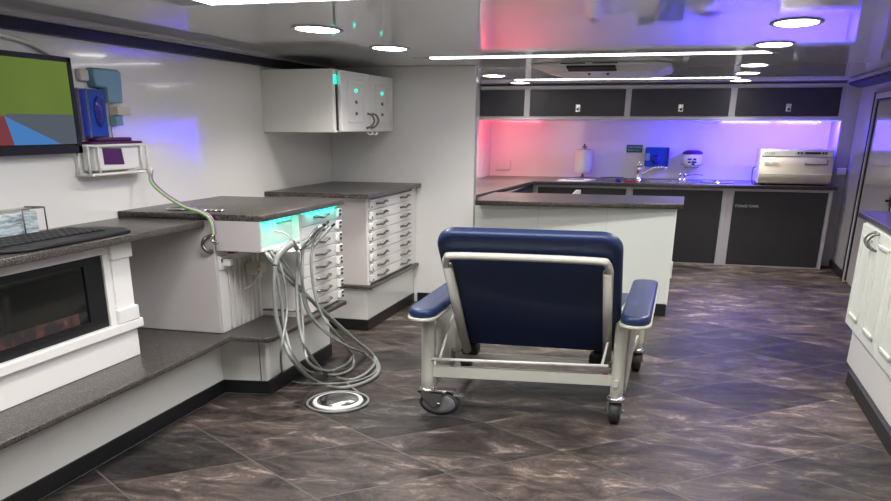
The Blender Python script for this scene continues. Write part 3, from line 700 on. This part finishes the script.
# cables from the basket down to the cabinet door handle
t = thing('cable_bundle', (-3.0, 4.8, 1.0), 'green, mauve and white cables hanging from the wall basket', 'cable')
pa = [(-3.11, 4.76, 1.345), (-3.10, 4.74, 1.28), (-2.99, 4.70, 1.21), (-2.81, 4.60, 1.157), (-2.66, 4.54, 1.132), (-2.60, 4.53, 1.09), (-2.59, 4.53, 1.01)]
for k, (mt, dx) in enumerate((('green_cable', 0), ('white_cable', .010), ('mauve_cable', .020))):
    b = B(); tube(b, [(p[0]+dx*.8, p[1]+dx*.3, p[2]+dx*.35) for p in pa], .0055, 8, 6); o = finish(b, 'cable', mt, t); o['label'] = mt.replace('_', ' ')
b = B(); tube(b, [(-3.11, 4.76, 1.37), (-3.11, 4.76, 1.33)], .018, 10); finish(b, 'connector', 'plastic_white', t)
b = B(); tube(b, [(-2.59, 4.525, 1.015), (-2.60, 4.53, .985), (-2.575, 4.53, .965), (-2.56, 4.53, .98)], .010, 8, 4); finish(b, 'end_plug', 'chrome', t)
# chrome chain of small clips lying on the counter
t = thing('clip_chain', (-3.1, 4.65, 1.125), 'small chrome clips lying at the left end of the dental counter', 'clips')
b = B()
for k in range(4): lathe(b, [(.010, 0), (.020, 0), (.022, .005), (.020, .010), (.010, .010)], (-2.74+k*.035, 4.72+.01*(k % 2), 1.126), seg=12)
finish(b, 'clip_row', 'chrome', t)
b = B(); lathe(b, [(.002, 0), (.06, 0), (.07, .006), (.055, .008), (.05, .003), (.002, .003)], (-2.93, 4.78, 1.126), sc=(1.3, 1.5, 1), seg=24); finish(b, 'dish', 'steel', t)

# ------------------------------------------------------------------ dental instruments with hoses
t = thing('instrument_holder', (-2.25, 4.9, .9), 'grey bracket that cradles the dental handpieces at the niche', 'holder')
b = B(); box(b, -2.312, -2.25, 4.72, 5.02, .900, .917, .004); finish(b, 'arm', 'grey_lam', t)
b = B(); prism(b, [(-2.26, 4.74), (-2.19, 4.80), (-2.18, 5.0), (-2.26, 5.04)], .893, .907, .004); finish(b, 'cradle', 'grey_lam', t)
HOSES = [[(-2.2, 4.515, 0.855), (-2.2, 4.487, 0.752), (-2.19, 4.468, 0.583), (-2.15, 4.457, 0.441), (-2.08, 4.453, 0.31), (-2.238, 5.089, 0.012), (-2.017, 4.983, 0.012), (-1.902, 5.164, 0.012), (-1.917, 5.475, 0.012), (-2.115, 5.887, 0.012), (-2.13, 5.483, 0.238), (-2.2, 5.218, 0.441), (-2.23, 4.908, 0.663), (-2.27, 4.728, 0.834), (-2.33, 4.702, 0.916)], [(-2.19, 4.834, 0.905), (-2.2, 4.808, 0.76), (-2.19, 4.767, 0.616), (-2.15, 4.7, 0.448), (-2.1, 4.691, 0.317), (-2.26, 5.317, 0.012), (-2.022, 5.179, 0.012), (-1.978, 5.457, 0.012), (-2.071, 5.807, 0.012), (-2.12, 5.495, 0.229), (-2.2, 5.107, 0.515), (-2.23, 4.795, 0.712), (-2.28, 4.643, 0.857), (-2.33, 4.649, 0.917)], [(-2.19, 4.895, 0.915), (-2.18, 4.837, 0.756), (-2.17, 4.837, 0.573), (-2.12, 4.908, 0.437), (-2.06, 5.085, 0.305), (-2.259, 5.844, 0.012), (-2.117, 5.47, 0.012), (-2.165, 5.266, 0.012), (-2.36, 5.287, 0.012), (-2.1, 4.487, 0.336), (-2.18, 4.554, 0.477), (-2.22, 4.608, 0.643), (-2.26, 4.636, 0.824), (-2.33, 4.675, 0.914)], [(-2.18, 4.784, 0.918), (-2.17, 4.811, 0.73), (-2.15, 4.862, 0.526), (-2.08, 4.921, 0.392), (-2.03, 5.13, 0.263), (-2.165, 5.872, 0.012), (-1.966, 5.572, 0.012), (-1.926, 5.311, 0.012), (-2.028, 5.102, 0.012), (-2.314, 5.016, 0.012), (-2.489, 5.142, 0.012), (-2.14, 4.401, 0.384), (-2.2, 4.64, 0.579), (-2.24, 4.697, 0.775), (-2.3, 4.744, 0.889)], [(-2.17, 5.001, 0.909), (-2.17, 4.959, 0.818), (-2.15, 4.94, 0.649), (-2.1, 4.932, 0.497), (-2.05, 5.014, 0.374), (-2.317, 5.955, 0.012), (-2.197, 5.619, 0.012), (-2.236, 5.352, 0.012), (-2.06, 4.622, 0.262), (-2.12, 4.681, 0.361), (-2.18, 4.807, 0.517), (-2.22, 4.83, 0.695), (-2.27, 4.784, 0.837), (-2.32, 4.759, 0.898)]]
HANDS = [[(-2.2, 4.515, 0.855), (-2.2, 4.547, 0.896), (-2.19, 4.612, 0.933), (-2.18, 4.703, 0.957)], [(-2.19, 4.834, 0.905), (-2.18, 4.92, 0.943), (-2.16, 5.036, 1.002), (-2.15, 5.11, 1.019)], [(-2.19, 4.895, 0.915), (-2.18, 5.013, 0.944), (-2.16, 5.066, 0.987), (-2.15, 5.176, 1.025)], [(-2.18, 4.784, 0.918), (-2.2, 4.75, 0.979), (-2.22, 4.702, 1.018), (-2.25, 4.633, 1.036)], [(-2.17, 5.001, 0.909), (-2.16, 5.06, 0.939), (-2.14, 5.147, 0.979), (-2.12, 5.184, 1.007)]]
ilabs = ['dental instrument with a wide grey angled grip, nearest the niche end', 'dental handpiece with black tip pointing up at the first drawers', 'dental handpiece with aqua lit body, longest of the set',
         'dental instrument with thin white curved tip inside the niche', 'dental handpiece nearest the drawers, farthest right of the set']
for i, (hp, hs) in enumerate(zip(HANDS, HOSES)):
    t = thing('dental_instrument', hp[0], ilabs[i], 'dental instrument', 'dental instruments on grey hoses')
    b = B()
    if i == 0: tube(b, hp, .016, 12, 5, r2=.022)
    elif i == 3: tube(b, hp[:2], .014, 10)
    else: tube(b, hp, .014, 12, 5, r2=.010)
    finish(b, 'grip', 'steel' if i in (1, 2) else 'hose', t)
    b = B()
    if i == 3: tube(b, hp[1:], .004, 8, 5)
    else:
        a_, c_ = Vector(hp[-2]), Vector(hp[-1]); d_ = (c_-a_).normalized(); tube(b, [c_, c_+d_*.035], .009, 10)
    finish(b, 'tip', 'white_cable' if i == 3 else 'plastic_black', t)
    b = B(); tube(b, hs, (.013, .011, .010, .0075, .009)[i], 10, 7); finish(b, 'hose', 'hose', t)
# foot pedal
px_, py_ = -1.925, 4.715
t = thing('foot_pedal', (px_, py_, 0), 'round chrome foot pedal with white rim lying on the floor', 'foot pedal')
b = B(); lathe(b, [(.002, .001), (.15, .001), (.155, .008), (.15, .02), (.135, .022), (.13, .015), (.002, .015)], (px_, py_, 0), sc=(1, 1.15, 1), seg=40); finish(b, 'rim', 'plastic_white', t)
b = B(); lathe(b, [(.002, .016), (.13, .016), (.125, .026), (.07, .036), (.002, .042)], (px_, py_, 0), sc=(1, 1.15, 1), seg=40); finish(b, 'dome', 'steel', t)
b = B(); tube(b, [(px_+.185*math.cos(a)*1.0, py_+.215*math.sin(a), .009) for a in [k*2*PI/40+1.2 for k in range(41)]]+[(px_-.1, py_+.40, .01)], .008, 8); finish(b, 'hose', 'hose', t)

# ================================================================== RIGHT CABINET
t = thing('side_cabinet', (1.5, 4.5, 0), 'pale shaker-door cabinet with dark top along the right wall', 'cabinet')
rx = 1.20
b = B(); box(b, rx+.035, XR-.003, 2.6, 6.66, .32, 1.005, .003); finish(b, 'carcass', 'pen', t)
b = B(); box(b, rx+.02, XR-.003, 2.6, 6.35, .09, .32, .003); finish(b, 'lower_panel', 'cab_gloss', t)
b = B(); box(b, rx-.01, XR-.003, 2.6, 6.10, 0, .09, .003); finish(b, 'plinth', 'black_kick', t)
b = B(); prism(b, [(rx-.02, 2.6), (XR-.003, 2.6), (XR-.003, 6.98), (rx+.03, 6.98)], 1.008, 1.045, .004); finish(b, 'countertop', 'top', t)
edges = [6.62, 6.09, 5.56, 5.03, 4.50, 3.97, 3.44, 2.91]
for i in range(len(edges)-1):
    y1, y0 = edges[i]-.006, edges[i+1]+.006
    d = bx('door', 'pen', rx+.010, rx+.034, y0, y1, .315, .998, t, .004)
    b = B()
    box(b, rx, rx+.011, y0+.10, y0+.125, .39, .93, .004); box(b, rx, rx+.011, y1-.125, y1-.10, .39, .93, .004)
    box(b, rx, rx+.011, y0+.10, y1-.10, .39, .41, .004); box(b, rx, rx+.011, y0+.10, y1-.10, .91, .93, .004)
    finish(b, 'moulding', 'pen', d)
    yh = y0+.05 if i % 2 == 0 else y1-.05
    b = B(); tube(b, [(rx+.010, yh, .985), (rx-.02, yh+.01, .975), (rx-.045, yh+.02, .935), (rx-.025, yh, .895), (rx+.010, yh-.01, .88)], .008, 8, 5); finish(b, 'handle', 'bronze', d)

# ================================================================== CHAIR
ch = thing('recliner_chair', (-.75, 5.1, 0), 'wide blue padded recliner on a beige wheeled frame, seen from behind', 'chair')
# backrest cushion
def frame_mat(origin, u, v):
    u = Vector(u).normalized(); v = Vector(v).normalized(); n = u.cross(v)
    mm = Matrix((u, v, n)).transposed().to_4x4(); mm.translation = Vector(origin); return mm
vdir = Vector((0, -.66, .78)); BL = .945
bm_ = frame_mat((-.735, 4.98, .368), (1, .03, 0), vdir)      # u right, v up the back, n away from the camera (down/forward)
def slab(mm, poly, z0, z1, bev, seg=4):
    t_ = bmesh.new(); prism(t_, poly, z0, z1, bev, seg); b = B(); join(b, t_, 0, mm); return b
nz = (bm_.to_3x3() @ Vector((0, 0, 1)))
sgn = -1 if nz.y > 0 else 1   # sgn*n points towards the camera
b = slab(bm_, rrect(-.48, .48, 0, BL, .11, 8, .04), min(0, -sgn*.06), max(0, -sgn*.06), .022, 5)
for f in b.faces: f.smooth = True
back = finish(b, 'backrest', 'blue', ch)
# rear bar of the backrest
def on(u, v, n=0.0): return tuple(bm_ @ Vector((u, v, sgn*n)))
R_ = .07
b = B(); arc = [on(-.43, .02, .03), on(-.435, .35, .035), on(-.44, .70, .035), on(-.44, .755, .035), on(-.425, .80, .035), on(-.38, .82, .035), on(0, .825, .035), on(.36, .82, .035), on(.405, .80, .035), on(.42, .755, .035), on(.42, .70, .035), on(.415, .35, .035), on(.41, .02, .03)]
tube(b, arc, .019, 12, 5)
for s in (-.43, .41): 
    tube(b, [on(s, -.02, .03), on(s, .74, .036)], .026, 12)
finish(b, 'back_bar', 'beige', ch)
# armrest frames and pads
def side(xr, yr, xf, yf, padx0, padx1, pady0, pady1, s):
    b = B(); r = .037
    tube(b, [(xr, yr, .14), (xr, yr, .50), (xr, yr+.012, .56), (xr, yr+.06, .60), (xr+.003, yr+.14, .615), (xf, yf-.14, .60), (xf, yf-.05, .58), (xf, yf, .50), (xf, yf, .14)], r, 14, 5)
    f = finish(b, 'side_frame', 'beige', ch)
    b = B(); px = xr+.035; prism(b, [(yr+.05, .17), (yr+.05, .56), (yf-.04, .575), (yf-.05, .36), (yr+.40, .17)], px, px+.012, .003, axis='x'); finish(b, 'side_panel', 'beige', ch)
    P = rrect(padx0, padx1, pady0, pady1, .075, 6)
    b = B(); prism(b, P, .632, .685, .022, 4); 
    for v in b.verts: v.co.z += .02*math.sin((v.co.y-pady0)/(pady1-pady0)*PI) - .015*(1-(v.co.y-pady0)/(pady1-pady0))
    for f_ in b.faces: f_.smooth = True
    finish(b, 'arm_pad', 'blue', ch)
    b = B(); prism(b, rrect(padx0-.006, padx1+.006, pady0-.008, pady1+.006, .08, 6), .620, .636, .005)
    for v in b.verts: v.co.z += .02*math.sin((v.co.y-pady0)/(pady1-pady0)*PI) - .015*(1-(v.co.y-pady0)/(pady1-pady0))
    finish(b, 'arm_piping', 'beige', ch)
side(-1.335, 4.68, -1.355, 5.74, -1.395, -1.235, 4.44, 5.62, 1)
side(-.245, 4.80, -.19, 6.02, -.25, -.09, 4.58, 5.76, 1)
# cross rails
def rail(p, q, hw, hh):
    b = B(); p = Vector(p); q = Vector(q); d = (q-p).normalized(); n = Vector((-d.y, d.x, 0)); vs = []
    for P in (p, q):
        for a, c in ((-1, -1), (1, -1), (1, 1), (-1, 1)): vs.append(b.verts.new(P+n*a*hw+Vector((0, 0, c*hh))))
    b.faces.new(vs[:4]); b.faces.new(vs[4:])
    for i in range(4): b.faces.new((vs[i], vs[(i+1) % 4], vs[4+(i+1) % 4], vs[4+i]))
    return b
finish(rail((-1.32, 4.69, .262), (-.26, 4.80, .262), .02, .031), 'rear_rail', 'beige', ch)
finish(rail((-1.33, 5.74, .262), (-.21, 6.0, .262), .02, .031), 'front_rail', 'beige', ch)
b = rail((-1.28, 5.15, .25), (-.25, 5.2, .25), .02, .02); finish(b, 'cross_bar', 'beige', ch)
for x, yq in ((-1.335, 5.70), (-.25, 5.95)):
    o = finish(rail((x, 4.75, .25), (x+(.05 if x > -1 else -.01), yq, .25), .014, .02), 'side_rail', 'beige', ch)
# thin release rod and its diagonals
b = B(); tube(b, [(-1.32, 4.66, .340), (-.30, 4.76, .350)], .009, 8)
tube(b, [(-1.26, 4.67, .343), (-1.255, 4.95, .56)], .008, 8); tube(b, [(-.335, 4.76, .350), (-.30, 4.93, .60)], .008, 8)
finish(b, 'release_rod', 'cab', ch)
# seat and mechanism
b = slab(Matrix.Identity(4), rrect(-1.17, -.24, 5.16, 5.95, .07, 6), .44, .56, .03); 
for f in b.faces: f.smooth = True
finish(b, 'seat', 'blue', ch)
b = B(); box(b, -1.13, -.28, 5.14, 5.9, .40, .438, .004); finish(b, 'seat_pan', 'beige', ch)
for x in (-1.16, -.38):
    b = B(); box(b, x-.055, x+.045, 5.02, 5.12, .285, .345, .012); box(b, x-.03, x+.03, 5.05, 5.18, .34, .41, .008); finish(b, 'hinge', 'plastic_black', ch)
b = B(); box(b, -.93, -.87, 5.35, 5.45, .36, .40, .005); box(b, -.85, -.78, 5.35, 5.45, .36, .40, .005); finish(b, 'bracket', 'plastic_white', ch)
b = B(); box(b, -.33, -.30, 4.775, 4.80, .294, .2975); finish(b, 'warning_sticker', 'red_plastic', ch)
# casters
def caster(x, y, kind):
    c = finish(lathe(B(), [(.002, .165), (.045, .165), (.052, .158), (.052, .142), (.03, .135), (.002, .13)], (x, y, 0), seg=20), 'caster', 'chrome', ch)
    if kind == 'side':       # wheel turned sideways: its face looks at the camera
        wx = x+.075
        b = B(); lathe(b, [(.030, -.020), (.062, -.022), (.072, -.014), (.072, .014), (.062, .022), (.030, .020)], (wx, y, .073), axis='y', sc=(1.7, 1, 1)); finish(b, 'tyre', 'rubber', c)
        b = B(); lathe(b, [(.002, -.020), (.034, -.022), (.058, -.0245), (.060, -.018), (.060, .018), (.002, .020)], (wx, y, .073), axis='y', sc=(1.7, 1, 1)); finish(b, 'wheel_hub', 'wheel', c)
        b = B()
        for s in (-1, 1): prism(b, [(x-.05, .150), (x+.10, .150), (x+.085, .062), (x+.04, .055), (x-.03, .115)], y+s*.034-.004, y+s*.034+.004, axis='y')
        box(b, x-.055, x+.12, y-.038, y+.038, .134, .150, .004); lathe(b, [(.002, -.042), (.010, -.042), (.010, .042), (.002, .042)], (wx, y, .073), axis='y', seg=12)
        finish(b, 'fork', 'steel', c)
        b = B(); box(b, x+.05, x+.17, y-.03, y+.03, .150, .160, .004); box(b, x+.16, x+.23, y-.02, y+.02, .118, .136, .004); finish(b, 'brake_lever', 'chrome', c)
    else:
        b = B(); lathe(b, [(.030, -.028), (.062, -.032), (.072, -.024), (.072, .024), (.062, .032), (.030, .028)], (x, y+.03, .073), axis='x', sc=(1, 1.2, 1)); finish(b, 'tyre', 'rubber', c)
        b = B(); lathe(b, [(.002, -.034), (.045, -.034), (.045, .034), (.002, .034)], (x, y+.03, .073), axis='x', sc=(1, 1.2, 1)); finish(b, 'wheel_hub', 'wheel', c)
        b = B()
        for s in (-1, 1): prism(b, [(y-.03, .148), (y+.08, .148), (y+.045, .06), (y+.015, .06)], x+s*.040-.004, x+s*.040+.004, axis='x')
        box(b, x-.044, x+.044, y-.03, y+.08, .134, .148, .004); lathe(b, [(.002, -.06), (.009, -.06), (.009, .05), (.002, .05)], (x, y+.03, .073), axis='x', seg=12)
        finish(b, 'fork', 'chrome', c)
caster(-1.335, 4.68, 'side'); caster(-.245, 4.80, 'front'); caster(-1.355, 5.74, 'front'); caster(-.19, 6.02, 'front')
